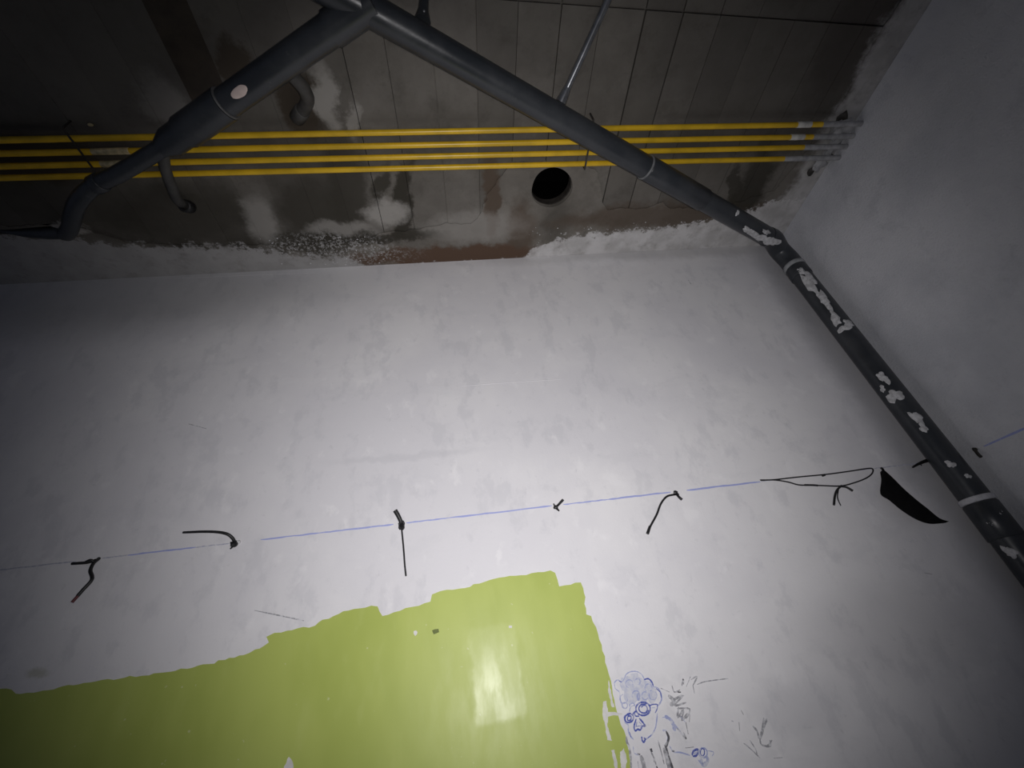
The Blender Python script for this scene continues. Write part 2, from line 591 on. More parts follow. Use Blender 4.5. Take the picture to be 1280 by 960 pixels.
bm = bmesh.new()
box(bm, (-3.2, WY, 0), (WX + 0.15, WY + 0.15, H + 0.3))
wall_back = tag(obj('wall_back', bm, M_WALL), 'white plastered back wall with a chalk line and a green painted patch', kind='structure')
bm = bmesh.new()
box(bm, (WX, -2.2, 0), (WX + 0.15, WY, H + 0.3))
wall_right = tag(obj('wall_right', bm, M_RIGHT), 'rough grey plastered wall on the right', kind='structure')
bm = bmesh.new()
box(bm, (-3.2, -2.2, -0.1), (WX + 0.15, WY + 0.15, 0))
tag(obj('floor', bm, M_FLOOR), 'bare concrete floor', kind='structure')

bm = bmesh.new()
plate(bm, [(-3.2, -2.2), (WX, -2.2), (WX, WY), (-3.2, WY)], [hole_px, slit], H + 0.012, H + 0.022)
ceiling = tag(obj('ceiling', bm, M_MORTAR), 'stained concrete ceiling cast against boards', kind='structure')
# the dark shaft above the core hole and the cavity above the gap
bm = bmesh.new()
box(bm, (HOLE[0] - 0.4, HOLE[1] - 0.3, H + 0.0225), (HOLE[0] + 0.4, HOLE[1] + 0.31, H + 0.6))
box(bm, (-1.75, 0.9, H + 0.0225), (-1.2, 1.19, H + 0.2))
# open the undersides where the holes are: drop the bottom faces
for f in [f for f in bm.faces if all(abs(v.co.z - H - 0.0225) < 1e-4 for v in f.verts)]:
    bm.faces.remove(f)
obj('dark_cavity', bm, M_VOID, ceiling)
bm = bmesh.new()
hollow(bm, (HOLE[0], HOLE[1], H + 0.014), (HOLE[0], HOLE[1], H + 0.046), HOLE[2] * 1.04, HOLE[2] * 0.965, 40)
tag(obj('hole_rim', bm, M_IRON, ceiling), 'dark rim of the round hole through the ceiling')

# boards: joints at measured places, running towards the back wall
JX = [-2.06, -1.94, -1.82, -1.70, -1.575, -1.45, -1.33, -1.21, -1.09, -0.965, -0.845, -0.725, -0.618, -0.50, -0.38, -0.262, -0.143, -0.011,
      0.116, 0.235, 0.357, 0.475, 0.606, 0.722, 0.840, 0.962, 1.085, 1.205, 1.325, 1.44, WX]
GAP = {-0.143: .0022, -0.011: .0034, 0.116: .0046, 0.357: .0050, 0.475: .0018, 0.606: .0048, 0.722: .0048, 0.840: .0022, -0.262: .0026}


def gap(x):
    return GAP.get(x, 0.0014 if x > -0.3 else 0.0006)


for i in range(len(JX) - 1):
    a, b = JX[i], JX[i + 1]
    x0, x1 = a + gap(a) / 2, b - gap(b) / 2
    mid = (a + b) / 2
    ys = [0.347 + (q - 0.36) * 0.042 for q in (x0, x1)]
    yn, yf = [q + 0.0018 for q in ys], [q - 0.0018 for q in ys]
    yend = WY
    if 0.235 <= a < 0.475:
        yend = 0.785
    elif a < -1.2:
        yend = 0.955
    bm = bmesh.new()
    dz = rnd.uniform(-0.0012, 0.0012)
    board(bm, x0, x1, yn, (yend, yend), H + dz, H + 0.0118)
    damp = abs(mid + 0.671) < 0.02
    if damp:      # the damp board stops where the dry concrete begins
        bm.free()
        bm = bmesh.new()
        board(bm, x0, x1, yn, (0.60, 0.61), H + dz, H + 0.0118)
        d = obj('board', bm, M_DAMP, ceiling)
        d['label'] = 'dark brown damp board mark crossing the ceiling behind the drain'
        bm = bmesh.new()
        board(bm, x0, x1, (0.60, 0.61), (yend, yend), H + dz, H + 0.0118)
    obj('board', bm, M_BOARD, ceiling)
    # the row nearer the camera, of which the photo shows the ends
    bm = bmesh.new()
    board(bm, x0, x1, (-0.62, -0.62), yf, H + 0.003 + rnd.uniform(-0.001, 0.001), H + 0.0118)
    obj('board', bm, M_DAMP if damp else M_BOARD, ceiling)

# mortar band trowelled along the back wall, tongue round the core hole
edge = [(-2.6, 0.955), (-1.75, 0.952), (-1.32, 0.957), (-1.2, 1.035), (-1.0, 1.06), (-0.75, 1.078), (-0.45, 1.085), (-0.30, 1.06), (-0.24, 1.042), (-0.13, 1.04),
        (-0.02, 1.015), (0.08, 1.022), (0.115, 0.985), (0.145, 0.90), (0.20, 0.83), (0.24, 0.786), (0.475, 0.786), (0.56, 0.83), (0.60, 0.94),
        (0.63, 0.985), (0.80, 0.985), (0.86, 0.96), (0.90, 0.99), (1.05, 0.99), (1.2, 0.975), (1.33, 0.93), (1.37, 0.80), (1.40, 0.60), (1.39, 0.40), (1.41, 0.1), (1.43, -0.3)]
out = jag(edge, 0.018, 0.006, 11, closed=False) + [(WX - 0.0005, -0.3), (WX - 0.0005, WY - 0.0005), (-2.6, WY - 0.0005)]
bm = bmesh.new()
plate(bm, out, [hole_px, slit], H - 0.0042, H - 0.0013)
tag(obj('mortar_band', bm, M_MORTAR, ceiling), 'trowelled mortar band along the wall with white paint smears')

# lumps of mortar and plaster at the ceiling edge
bm = bmesh.new()
for k in range(150):
    x = rnd.uniform(-0.75, -0.28) if k < 80 else rnd.uniform(0.3, 1.35)
    y = rnd.uniform(1.05, 1.19)
    ball(bm, (x, y, H - 0.004), rnd.uniform(0.001, 0.0028), (1.3, 1, 0.6), 1, 0.5)
lump = obj('mortar_crumb', bm, M_SPLASH, ceiling)
tag(lump, 'white plaster crumbs stuck along the ceiling edge', kind='stuff')

# ------------------------------------------------------------------ green paint, chalk, drawing (parts of the walls)
GREEN = [(-60, 873), (0, 861), (14, 862), (19, 867), (34, 866), (112, 853), (156, 847), (200, 841), (261, 830), (312, 816), (336, 803), (333, 796),
         (343, 791), (394, 782), (398, 778), (429, 764), (464, 757), (472, 758), (478, 770), (507, 760), (538, 752), (540, 743), (550, 739), (581, 735),
         (612, 725), (651, 719), (688, 713), (694, 716), (697, 725), (699, 733), (726, 728), (730, 741), (733, 768), (739, 770), (749, 799), (759, 835),
         (765, 858), (768, 875), (771, 889), (776, 906), (783, 922), (787, 942), (789, 962), (800, 1010), (815, 1080), (-60, 1080)]
bm = bmesh.new()
wall_patch(bm, jag(GREEN[:-3], 6.5, 1.3, 5, closed=False) + GREEN[-3:], 0.0, 0.0012)
tag(obj('green_paint', bm, M_GREEN, wall_back), 'glossy lime green paint with brushed edges, unfinished patch at bottom')
SCR = [[(754, 877), (758, 876), (760, 890), (766, 890), (778, 891), (778, 894), (767, 894), (760, 896), (759, 905), (765, 926), (759, 925), (756, 905), (753, 893)],
       [(764, 938), (768, 937), (771, 950), (773, 966), (769, 966), (767, 950)],
       [(355, 958), (361, 946), (366, 953), (368, 964), (355, 966)],
       [(517, 789), (520, 788), (522, 790), (521, 793), (519, 795), (517, 792)], [(636, 782), (640, 782), (640, 785), (636, 785)],
       [(761, 850), (764, 866), (768, 884), (765, 884), (760, 862)], [(775, 940), (780, 935), (784, 952), (781, 966), (776, 958)]]
for s in SCR:
    bm = bmesh.new()
    wall_patch(bm, jag(s, 3, 0.6, len(s)), 0.0, 0.0018)
    obj('paint_scrape', bm, M_SCRAPE, wall_back)
bm = bmesh.new()
wall_patch(bm, jag([(540, 788), (548, 786), (549, 790), (542, 793)], 3, 0.6, 2), 0.0, 0.0019)
obj('paint_chip', bm, mat_plain('olive_chip', (0.13, 0.16, 0.04), 0.7), wall_back)

NB = Vector((0, -1, 0))
NR = Vector((-1, 0, 0))
bm = bmesh.new()
for xa, xb, wd, mi in ((-40, 96, .003, 1), (128, 160, .0028, 1), (160, 245, .0038, 0), (245, 290, .003, 1), (326, 400, .0036, 0), (400, 492, .0042, 0),
                       (508, 560, .0036, 0), (560, 690, .0044, 0), (704, 760, .0036, 0), (760, 838, .0046, 0), (858, 950, .0050, 0), (1092, 1150, .0036, 1),
                       (950, 1092, .0022, 1)):
    ya = 712 - 0.1157 * xa
    yb2 = 712 - 0.1157 * xb
    a, b = on_wall(xa, ya), on_wall(xb, yb2)
    a.z = b.z = 1.55 + 0.4155
    stroke(bm, [a.lerp(b, t / 14) + Vector((0, 0, rnd.uniform(-.0006, .0006))) for t in range(15)], wd, NB, 0.0008, mi)
tag(obj('chalk_line', bm, [I_CHALK, I_CHALK2], wall_back), 'thin blue chalk line snapped level across the wall')
bm = bmesh.new()
a, b = on_right(1230, 558), on_right(1300, 527)
stroke(bm, [a.lerp(b, t / 8) for t in range(9)], 0.005, NR, 0.0008, 0)
tag(obj('chalk_line', bm, [I_CHALK], wall_right), 'short blue chalk line on the right wall')


def dpx(c):
    return [(760 + x * 0.1875, 820 + y * 0.1875) for x, y in c]


def arc(cx, cy, rx, ry, a0=0, a1=360, n=14):
    return [(cx + rx * math.cos(math.radians(a0 + (a1 - a0) * k / n)), cy + ry * math.sin(math.radians(a0 + (a1 - a0) * k / n))) for k in range(n + 1)]


# colours: 0 ink, 1 faint ink, 2 pale wash, 3 pencil, 4 dark pencil
DRAW = [
    (2, 75, [(85, 210), (140, 185), (225, 190), (300, 235)]), (2, 75, [(110, 290), (180, 260), (260, 250), (320, 280)]), (2, 45, [(150, 130), (200, 130)]),
    (1, 9, [(40, 200), (42, 178), (62, 160), (92, 172), (108, 150), (120, 122), (150, 105), (190, 104), (222, 122), (240, 155)]),
    (0, 13, [(238, 158), (268, 152), (292, 176), (300, 204)]), (1, 11, [(300, 204), (330, 214), (350, 244), (356, 284), (342, 318), (322, 334)]),
    (0, 11, [(72, 168), (88, 174)]), (0, 9, [(318, 216), (345, 240), (354, 280)]),
    (1, 9, [(42, 180), (46, 215), (75, 242), (80, 285), (92, 328), (112, 352)]),
    (1, 9, arc(185, 262, 26, 30, 150, 420)), (1, 14, arc(202, 272, 8, 22)), (1, 9, arc(268, 212, 24, 26, 120, 420)), (1, 8, arc(298, 262, 26, 30, -60, 200)),
    (1, 8, arc(140, 185, 24, 26, 90, 380)), (1, 8, arc(104, 285, 26, 30, 0, 260)), (1, 8, arc(195, 172, 18, 20)), (1, 8, arc(110, 330, 18, 20)), (1, 8, arc(160, 330, 18, 16, 150, 380)),
    (1, 9, arc(245, 265, 22, 26, 30, 300)),
    (0, 13, arc(232, 352, 48, 44)), (0, 11, arc(238, 350, 34, 30, 20, 300)), (0, 9, arc(240, 352, 20, 24, 200, 420)),
    (0, 15, [(150, 380), (116, 398), (110, 420), (124, 442), (158, 434), (168, 402), (148, 384)]), (0, 10, [(128, 404), (150, 400), (150, 424), (130, 428), (128, 404)]),
    (0, 13, [(160, 392), (178, 372), (192, 366)]), (0, 10, [(176, 380), (182, 400), (206, 400)]), (1, 9, [(140, 372), (150, 340), (178, 326)]),
    (0, 9, [(276, 330), (300, 322), (328, 322)]), (0, 9, [(328, 322), (326, 350), (312, 380)]), (1, 8, [(290, 345), (312, 345)]),
    (0, 14, [(186, 418), (172, 470), (180, 498), (196, 488), (214, 492), (226, 468), (246, 466), (228, 440), (206, 414)]), (0, 10, [(190, 440), (186, 470)]),
    (0, 8, [(204, 438), (222, 456)]), (0, 9, [(182, 470), (236, 462)]),
    (0, 16, [(326, 404), (320, 430)]), (1, 10, [(326, 380), (322, 432), (314, 478), (292, 520), (262, 546), (240, 562)]),
    (0, 14, [(222, 536), (226, 562), (236, 574), (246, 552), (236, 545)]), (0, 9, [(262, 548), (284, 530)]),
    (1, 12, [(108, 440), (132, 462), (134, 500), (148, 534), (168, 556)]), (0, 12, [(140, 505), (152, 540)]),
    (3, 12, [(120, 536), (124, 572), (140, 612), (150, 690), (152, 760)]), (1, 9, [(166, 600), (172, 645), (204, 660)]), (4, 12, [(194, 650), (212, 656)]),
    (3, 24, [(215, 662), (232, 712), (244, 770)]), (3, 9, [(196, 700), (204, 770)]),
    (1, 14, [(362, 496), (382, 498), (398, 540), (388, 586)]), (4, 15, [(384, 500), (402, 546), (386, 592), (374, 602)]),
    (4, 15, [(380, 598), (394, 650), (414, 708), (434, 770)]), (3, 22, [(370, 610), (392, 690), (412, 770)]), (3, 8, [(330, 560), (352, 640), (372, 720)]),
    (4, 22, [(282, 616), (290, 640)]), (4, 17, [(302, 676), (308, 706)]), (4, 15, [(320, 732), (328, 752)]), (3, 8, [(285, 640), (302, 676), (318, 725)]),
    (1, 10, [(408, 600), (432, 638), (480, 642), (545, 662)]), (4, 15, [(424, 632), (442, 634)]), (3, 8, [(512, 612), (568, 606)]),
    (0, 16, [(556, 662), (568, 632), (598, 624), (588, 660), (562, 668)]), (1, 18, [(570, 650), (590, 640)]), (1, 12, arc(630, 645, 28, 32)), (0, 9, arc(626, 640, 14, 24)),
    (1, 26, [(612, 680), (630, 725), (660, 700), (655, 670)]), (1, 9, [(596, 690), (640, 738), (668, 690), (650, 660)]), (1, 6, [(660, 630), (700, 640), (690, 668)]),
]
SCRIB = [
    (3, 9, [(490, 200), (500, 150), (502, 190)]), (3, 8, [(520, 204), (548, 138)]), (3, 8, [(548, 160), (592, 136), (562, 200)]), (3, 11, [(564, 196), (574, 250)]),
    (3, 6, [(592, 190), (640, 172), (720, 160), (800, 150)]), (3, 9, [(350, 215), (408, 240)]), (4, 14, [(462, 240), (484, 242)]), (3, 8, [(424, 196), (440, 240), (478, 226)]),
    (3, 22, [(398, 262), (440, 300), (412, 330)]), (3, 11, [(420, 300), (500, 262), (440, 330), (520, 310)]), (3, 12, [(468, 340), (462, 410), (500, 360), (490, 430), (528, 380)]),
    (3, 9, [(456, 350), (540, 352), (520, 410), (470, 400)]), (3, 9, [(545, 350), (540, 440)]), (1, 30, [(376, 400), (420, 430), (446, 500)]), (1, 12, [(400, 404), (452, 470), (520, 552)]),
    (3, 9, [(456, 480), (518, 552), (500, 508)]), (3, 10, [(516, 440), (532, 520)]), (1, 8, [(480, 400), (512, 440)]), (1, 12, [(360, 410), (400, 404)]),
    (3, 13, [(820, 432), (834, 436)]), (3, 9, [(1036, 412), (1026, 470), (1008, 550)]), (3, 12, [(960, 465), (990, 500), (1008, 552), (1030, 490), (1058, 412)]),
    (3, 9, [(1008, 552), (1020, 590), (1060, 596), (1090, 560)]), (3, 8, [(900, 580), (960, 630), (1010, 680)]), (3, 7, [(1100, 680), (1160, 676)]), (3, 7, [(870, 440), (874, 500)]),
    (3, 7, [(940, 560), (980, 620), (990, 660)]), (3, 7, [(884, 362), (900, 392)]), (3, 9, [(1040, 600), (1080, 600), (1076, 560)])]
INKS = [I_BLUE, I_FAINT, I_WASH, I_PENCIL, I_DARK]
for name, data, lab in (('ink_drawing', DRAW, 'blue ink drawing of a curly haired man with glasses and buttoned jacket'),
                        ('pencil_scribble', SCRIB, 'grey pencil scribbles beside the ink drawing')):
    bm = bmesh.new()
    for q, (mi, wd, c) in enumerate(data):
        P = smooth_path([on_wall(x, y) for x, y in dpx(c)], 4)
        stroke(bm, P, wd * 0.1875 * (0.0013 if mi < 2 else 0.0019), NB, 0.0020 + 0.00002 * q - (0.0007 if mi == 2 else 0), mi)
    tag(obj(name, bm, INKS, wall_back), lab)
bm = bmesh.new()
for pts, wd in (([(318, 763), (352, 770), (380, 776)], .0025), ([(860, 350), (864, 356)], .006), ([(236, 530), (258, 536)], .004), ([(1155, 716), (1165, 718)], .003)):
    stroke(bm, smooth_path([on_wall(*p) for p in pts], 4), wd, NB, 0.0008, 0)
tag(obj('wall_scratch', bm, [I_PENCIL], wall_back), 'fine grey scratches in the white plaster')
# shallow trowel ridges in the plaster
bm = bmesh.new()
for pts in ([(40, 348), (210, 348), (290, 345), (400, 341)], [(570, 483), (640, 478), (705, 474)]):
    tube(bm, smooth_path([on_wall(*p, -0.0009) for p in pts], 5), [0.0010] + [0.0016] * (5 * len(pts) - 6) + [0.0010], 8)
tag(obj('trowel_ridge', bm, M_WALL, wall_back, True), 'faint raised trowel ridges high on the white plaster')

# ------------------------------------------------------------------ drain pipes
ZD = 1.42 + 1.55
R = 0.0375
drain = thing('drain_pipe', (1.437, 1.15, 0.0), 'dark grey plastic drain hung under the ceiling, running down the corner', 'pipe')
DX, DY = 1.437, 1.149
A = Vector((-0.40, 0.219, ZD))                      # beyond the frame
B = Vector((1.330, 1.074, ZD))
dirR = (B - A).normalized()


def onR(t):
    return A + dirR * t


bm = bmesh.new()
tube(bm, [A, B], R, 40)
run_r = tag(obj('pipe_run', bm, M_DRAIN, drain, True), 'long straight drain run crossing below the yellow pipes')
# elbow in the corner
el = smooth_path([B - dirR * 0.005, B + dirR * 0.04, Vector((DX - 0.025, DY - 0.014, ZD - 0.014)), Vector((DX, DY, ZD - 0.065)), Vector((DX, DY, ZD - 0.11))], 6)
bm = bmesh.new()
tube(bm, el, R + 0.002, 40)
tag(obj('elbow', bm, M_DRAIN, drain, True), 'elbow turning down into the corner')
bm = bmesh.new()
tube(bm, [(DX, DY, ZD - 0.105), (DX, DY, 0.0)], R, 40)
down = tag(obj('downpipe', bm, M_DRAIN, drain, True), 'vertical corner pipe spattered with white plaster')


def collar(parent, a, b, r, name='coupling', mt=None):
    bm = bmesh.new()
    hollow(bm, a, b, r, R * 0.98 if r > R else r * 0.8)
    return obj(name, bm, mt or M_DRAIN, parent, True)


# rings and sockets
C1 = at_z(808, 208, ZD)
t1 = (C1 - A).dot(dirR)
collar(run_r, onR(t1 + 0.004), onR(t1 + 0.30), R + 0.0035)
collar(run_r, onR(t1 - 0.004), onR(t1 + 0.004), R + 0.0043, 'joint_ring', mat_plain('grey_ring', (0.15, 0.155, 0.16), 0.5))
collar(down, (DX, DY, ZD - 0.105), (DX, DY, ZD - 0.125), R + 0.0045, 'joint_ring', mat_plain('dull_ring', (0.30, 0.31, 0.32), 0.6))
collar(down, (DX, DY, ZD - 0.127), (DX, DY, ZD - 0.18), R + 0.003)
zr = 1.55 + 0.262
collar(down, (DX, DY, zr), (DX, DY, zr + 0.016), R + 0.005, 'joint_ring', M_RING)
collar(down, (DX, DY, zr - 0.002), (DX, DY, zr - 0.10), R + 0.0035)

# left run, from the junction down to the tee
J = onR(0.235)
Lp = Vector((-0.765, 0.633, ZD))
dirL = (Lp - Vector((-0.201, 0.349, ZD))).normalized()
J2 = Vector((-0.201, 0.349, ZD)) - dirL * 0.045
bm = bmesh.new()
tube(bm, [J2, Lp], R, 40)
run_l = tag(obj('pipe_run', bm, M_DRAIN, drain, True), 'thick drain run from the junction towards the left wall')


def onL(t):
    return J2 + dirL * t


# junction fitting where the two runs meet
bm = bmesh.new()
tube(bm, [onR(0.06), onR(0.255)], R + 0.0045, 40)
tube(bm, [J2 - dirL * 0.02, onL(0.11)], R + 0.0045, 40)
tag(obj('wye_fitting', bm, M_DRAIN, drain, True), 'junction fitting at the top of the two runs')
collar(run_r, onR(0.257), onR(0.262), R + 0.005, 'joint_ring')
tS = (at_z(283, 130, ZD) - J2).dot(dirL)
collar(run_l, onL(tS - 0.004), onL(tS + 0.002), R + 0.0055, 'joint_ring', mat_plain('pale_ring', (0.13, 0.13, 0.13), 0.45))
bm = bmesh.new()
tT = (Lp - J2).length
tube(bm, [onL(tS + 0.002), onL(tS + 0.16), onL(tS + 0.17), onL(tT + 0.02), onL(tT + 0.06)], [R + 0.006, R + 0.006, R + 0.001, R + 0.001, 0.026], 40)
tag(obj('tee_fitting', bm, M_DRAIN, drain, True), 'socketed tee and reducer on the left run')
# thin tail with a bend, rising into the gap in the ceiling
tail = smooth_path([onL(tT + 0.05), Vector((-0.97, 0.727, ZD)), at_z(118, 232, ZD), at_z(98, 252, ZD + 0.004), at_z(91, 270, ZD + 0.030),
                    at_z(88, 284, ZD + 0.065), at_z(82, 293, H - 0.008)], 6)
bm = bmesh.new()
tube(bm, tail, 0.0235, 28)
tag(obj('tail_pipe', bm, M_DRAIN, drain, True), 'narrower tail bending up to the ceiling at far left')
bm = bmesh.new()
hollow(bm, tail[10], tail[12], 0.0275, 0.023, 28)
obj('coupling', bm, M_DRAIN, drain, True)
# the pipe half buried in plaster, going on to the left along the gap
bm = bmesh.new()
tube(bm, [at_z(88, 291, H - 0.004), at_z(60, 292, H + 0.002), at_z(30, 291, H + 0.010), at_z(-5, 289, H + 0.02)], [0.022, 0.02, 0.016, 0.012], 20)
tag(obj('buried_pipe', bm, M_DRAIN, drain, True), 'pipe length half buried in the plaster at far left')

# short branch stubs
s1 = smooth_path([at_z(204, 186, ZD), at_z(206, 208, ZD + 0.015), at_z(214, 232, ZD + 0.035), at_z(222, 250, ZD + 0.070), at_z(236, 259, H - 0.004)], 6)
bm = bmesh.new()
tube(bm, s1, 0.0155, 20)
st = tag(obj('branch_stub', bm, M_STUB, drain, True), 'thin dusty stub hanging from the tee')
bm = bmesh.new()
hollow(bm, at_z(230, 257, H - 0.035), at_z(238, 259, H - 0.003), 0.021, 0.014, 20)
obj('stub_socket', bm, M_BLACK, st, True)
s2 = smooth_path([at_z(352, 82, ZD + 0.01), at_z(368, 97, ZD + 0.02), at_z(381, 113, ZD + 0.04), at_z(384, 128, ZD + 0.065), at_z(371, 148, H - 0.006)], 6)
bm = bmesh.new()
tube(bm, s2, 0.0185, 22)
st = tag(obj('branch_stub', bm, M_STUB, drain, True), 'curved grey stub rising to the ceiling')
bm = bmesh.new()
hollow(bm, s2[-4], s2[-1] - Vector((0, 0, 0.001)), 0.022, 0.017, 22)
obj('stub_socket', bm, M_STUB, st, True)

# steel hangers
a, b = at_z(703, 124, ZD + 0.03), at_z(764, -9, H - 0.002)
bm = bmesh.new()
tube(bm, [a, b], 0.0105, 16)
hg = tag(obj('hanger_rod', bm, M_ROD, drain, True), 'shiny steel rod sloping from the drain to the ceiling')
bm = bmesh.new()
tube(bm, [a - (b - a) * 0.03, a + (b - a) * 0.06, a + (b - a) * 0.12], [0.017, 0.014, 0.011], 16)
obj('hanger_foot', bm, M_ROD, hg, True)
a, b = at_z(528, 27, ZD + 0.03), at_z(531, -14, H - 0.002)
bm = bmesh.new()
tube(bm, [a, a.lerp(b, 0.35), b], [0.022, 0.0135, 0.0115], 18)
hg = tag(obj('hanger_rod', bm, M_DRAIN, drain, True), 'short flared hanger behind the drain at the top')
bm = bmesh.new()
ball(bm, at_z(530, 14, ZD + 0.025), 0.004, (1, 1, 1), 2, 0)
obj('hanger_screw', bm, M_ROD, hg, True)


def on_cyl(p, d, px, r):
    """where the ray through a pixel meets the cylinder (point p, axis d)"""
    v = ray(*px)
    o = CAM - p
    v2, o2 = v - d * v.dot(d), o - d * o.dot(d)
    aa, bb, cc = v2.dot(v2), 2 * v2.dot(o2), o2.dot(o2) - r * r
    q = bb * bb - 4 * aa * cc
    t = (-bb - math.sqrt(max(q, 0))) / (2 * aa)
    h = CAM + v * t
    n = (h - p) - d * (h - p).dot(d)
    return p + d * (h - p).dot(d) + n.normalized() * r


def splash(parent, name, p, d, cpx, half_len, half_arc, mt, r, seed, wob=0.45, lift=0.0016, pts=22):
    """a crust wrapped over the pipe; half_len along the axis, half_arc round it (metres)"""
    rr = random.Random(seed)
    c = on_cyl(p, d, cpx, r)
    n0 = ((c - p) - d * (c - p).dot(d)).normalized()
    b0 = d.cross(n0)
    ph = [rr.uniform(0, 6.28) for _ in range(5)]
    bm = bmesh.new()

    def P(u, v, hgt):
        th = v / r
        return p + d * ((c - p).dot(d) + u) + (n0 * math.cos(th) + b0 * math.sin(th)) * (r + hgt)
    cen = bm.verts.new(P(0, 0, lift * 1.6))
    rings = []
    for lev, (f, hg_) in enumerate(((0.5, lift * 1.5), (0.85, lift), (1.0, 0.0))):
        ring = []
        for k in range(pts):
            an = 2 * math.pi * k / pts
            w_ = 1 + wob * (0.5 * math.sin(2 * an + ph[0]) + 0.35 * math.sin(3 * an + ph[1]) + 0.3 * math.sin(5 * an + ph[2]) + 0.22 * math.sin(8 * an + ph[3]))
            ring.append(bm.verts.new(P(half_len * math.cos(an) * f * w_, half_arc * math.sin(an) * f * w_, hg_ * (1 + rr.uniform(-.3, .3)))))
        rings.append(ring)
    for k in range(pts):
        j = (k + 1) % pts
        bm.faces.new((cen, rings[0][k], rings[0][j]))
        for q in (0, 1):
            bm.faces.new((rings[q][k], rings[q + 1][k], rings[q + 1][j], rings[q][j]))
    bmesh.ops.recalc_face_normals(bm, faces=bm.faces[:])
    return obj(name, bm, mt, parent, True)


PD, AX = Vector((DX, DY, 0)), Vector((0, 0, 1))
for q, (px, hl, ha) in enumerate((((1012, 352), .060, .020), ((1030, 374), .045, .016), ((1044, 398), .034, .013), ((1058, 408), .016, .028), ((1001, 338), .03, .012),
                                  ((1104, 472), .022, .013), ((1118, 495), .024, .020), ((1146, 522), .026, .011), ((1154, 534), .016, .010),
                                  ((1188, 580), .012, .009), ((1210, 595), .007, .007), ((1103, 486), .012, .008), ((1250, 640), .012, .010), ((1238, 655), .010, .008),
                                  ((1262, 690), .016, .012), ((1060, 402), .012, .012))):
    splash(down, 'plaster_splash', PD, AX, px, hl, ha, M_SPLASH, R + (0.003 if px[1] < 330 else 0.0006), 20 + q)
for q, (px, hl, ha) in enumerate((((948, 296), .060, .018), ((964, 302), .045, .020), ((934, 288), .030, .010), ((922, 266), .008, .012), ((958, 290), .022, .009))):
    splash(run_r, 'plaster_splash', A, dirR, px, hl, ha, M_SPLASH, R + 0.0042, 60 + q)
splash(run_l, 'pipe_label', J2, dirL, (299, 115), 0.026, 0.0125, M_LABEL, R + 0.0004, 90, 0.06, 0.0006).__setitem__('label', 'small pinkish oval sticker on the drain')

# ------------------------------------------------------------------ yellow gas pipes
ZG = H - 0.036
for q, (pl, pr, lab) in enumerate((((0, 175), (1050, 155), 'yellow gas pipe under the ceiling, farthest of the four from the back wall'),
                                   ((0, 192), (1035, 170.6), 'yellow gas pipe under the ceiling, second counted from the top of the photo'),
                                   ((0, 208), (1035, 183.7), 'yellow gas pipe under the ceiling, third counted from the top of the photo'),
                                   ((0, 222.5), (1010, 198), 'yellow gas pipe under the ceiling, nearest of the four to the back wall'))):
    a, b = at_z(*pl, ZG), at_z(*pr, ZG)
    d = (b - a).normalized()
    a = a + d * ((-2.3 - a.x) / d.x)
    b = b + d * ((WX - 0.001 - b.x) / d.x)
    g = thing('gas_pipe', b, lab, 'pipe', 'yellow gas pipes under the ceiling')

    def gp(x):
        return a + d * ((x - a.x) / d.x)
    xe = (1.345, 1.335, 1.325, 1.27)[q]
    sag = [gp(-2.3 + (xe + 2.3) * t / 12) + Vector((0, 0, rnd.uniform(-0.0012, 0.0012))) for t in range(13)]
    bm = bmesh.new()
    tube(bm, sag, 0.0090, 20)
    obj('pipe', bm, M_GAS, g, True)
    bm = bmesh.new()
    tube(bm, [sag[-1] - d * 0.002, b], 0.0096, 20)
    obj('pipe_end', bm, M_GREYEND, g, True)['label'] = 'grey plaster smeared end entering the right wall'
    if q < 2:
        for xx, ln in ((1.245, 0.055),):
            bm = bmesh.new()
            hollow(bm, gp(xx), gp(xx + ln), 0.0100, 0.0089, 20)
            obj('tape_band', bm, M_TAPE, g, True)['label'] = 'white band round the pipe'
        if q == 1:
            bm = bmesh.new()
            hollow(bm, gp(-1.06), gp(-0.955), 0.0098, 0.0089, 20)
            obj('bare_sleeve', bm, M_BARE, g, True)['label'] = 'bare metal sleeve'
    if q == 2:
        bm = bmesh.new()
        hollow(bm, gp(-1.06), gp(-0.95), 0.0098, 0.0089, 20)
        obj('bare_sleeve', bm, M_BARE, g, True)['label'] = 'bare metal sleeve'

# brackets holding them
for (pa, pb, lab) in (((742, 150), (735, 210), 'thin dark bracket clasping the yellow pipes beside the round ceiling hole'),
                      ((112, 160), (128, 226), 'dark bracket clasping the yellow pipes at far left near the drain tail')):
    a, b = at_z(*pa, ZG - 0.0118), at_z(*pb, ZG - 0.0118)
    t = thing('pipe_bracket', Vector((a.x, a.y, H)), lab, 'bracket', None)
    d = (b - a)
    bm = bmesh.new()
    for s0, s1 in ((0, 1),):
        p0, p1 = a, b
        box(bm, (min(p0.x, p1.x) - 0.003, p0.y, ZG - 0.0132), (min(p0.x, p1.x) + 0.003, p1.y + 0.004, ZG - 0.0112))
    obj('strap', bm, M_IRON, t)
    for yy in (a.y, b.y + 0.004):
        bm = bmesh.new()
        x0 = min(a.x, b.x)
        tube(bm, [(x0, yy, ZG - 0.013), (x0, yy, H - 0.0045 if yy > a.y else H - 0.001)], 0.003, 8)
        obj('bolt', bm, M_IRON, t, True)
bm = bmesh.new()
ball(bm, at_z(113, 156, H - 0.006), 0.005, (1.6, 1, 0.8), 2, 0.2)
tube(bm, [at_z(113, 156, H - 0.005), at_z(113, 156, H - 0.0008)], 0.0025, 8)
tag(obj('screw_head', bm, M_BARE, None, True), 'bright screw head in the ceiling above the far left of the yellow pipes', 'screw')


# plaster lumps where the gas pipes enter the right wall: part of that wall
def rpt(x, y, off):
    return on_right(x, y, off)


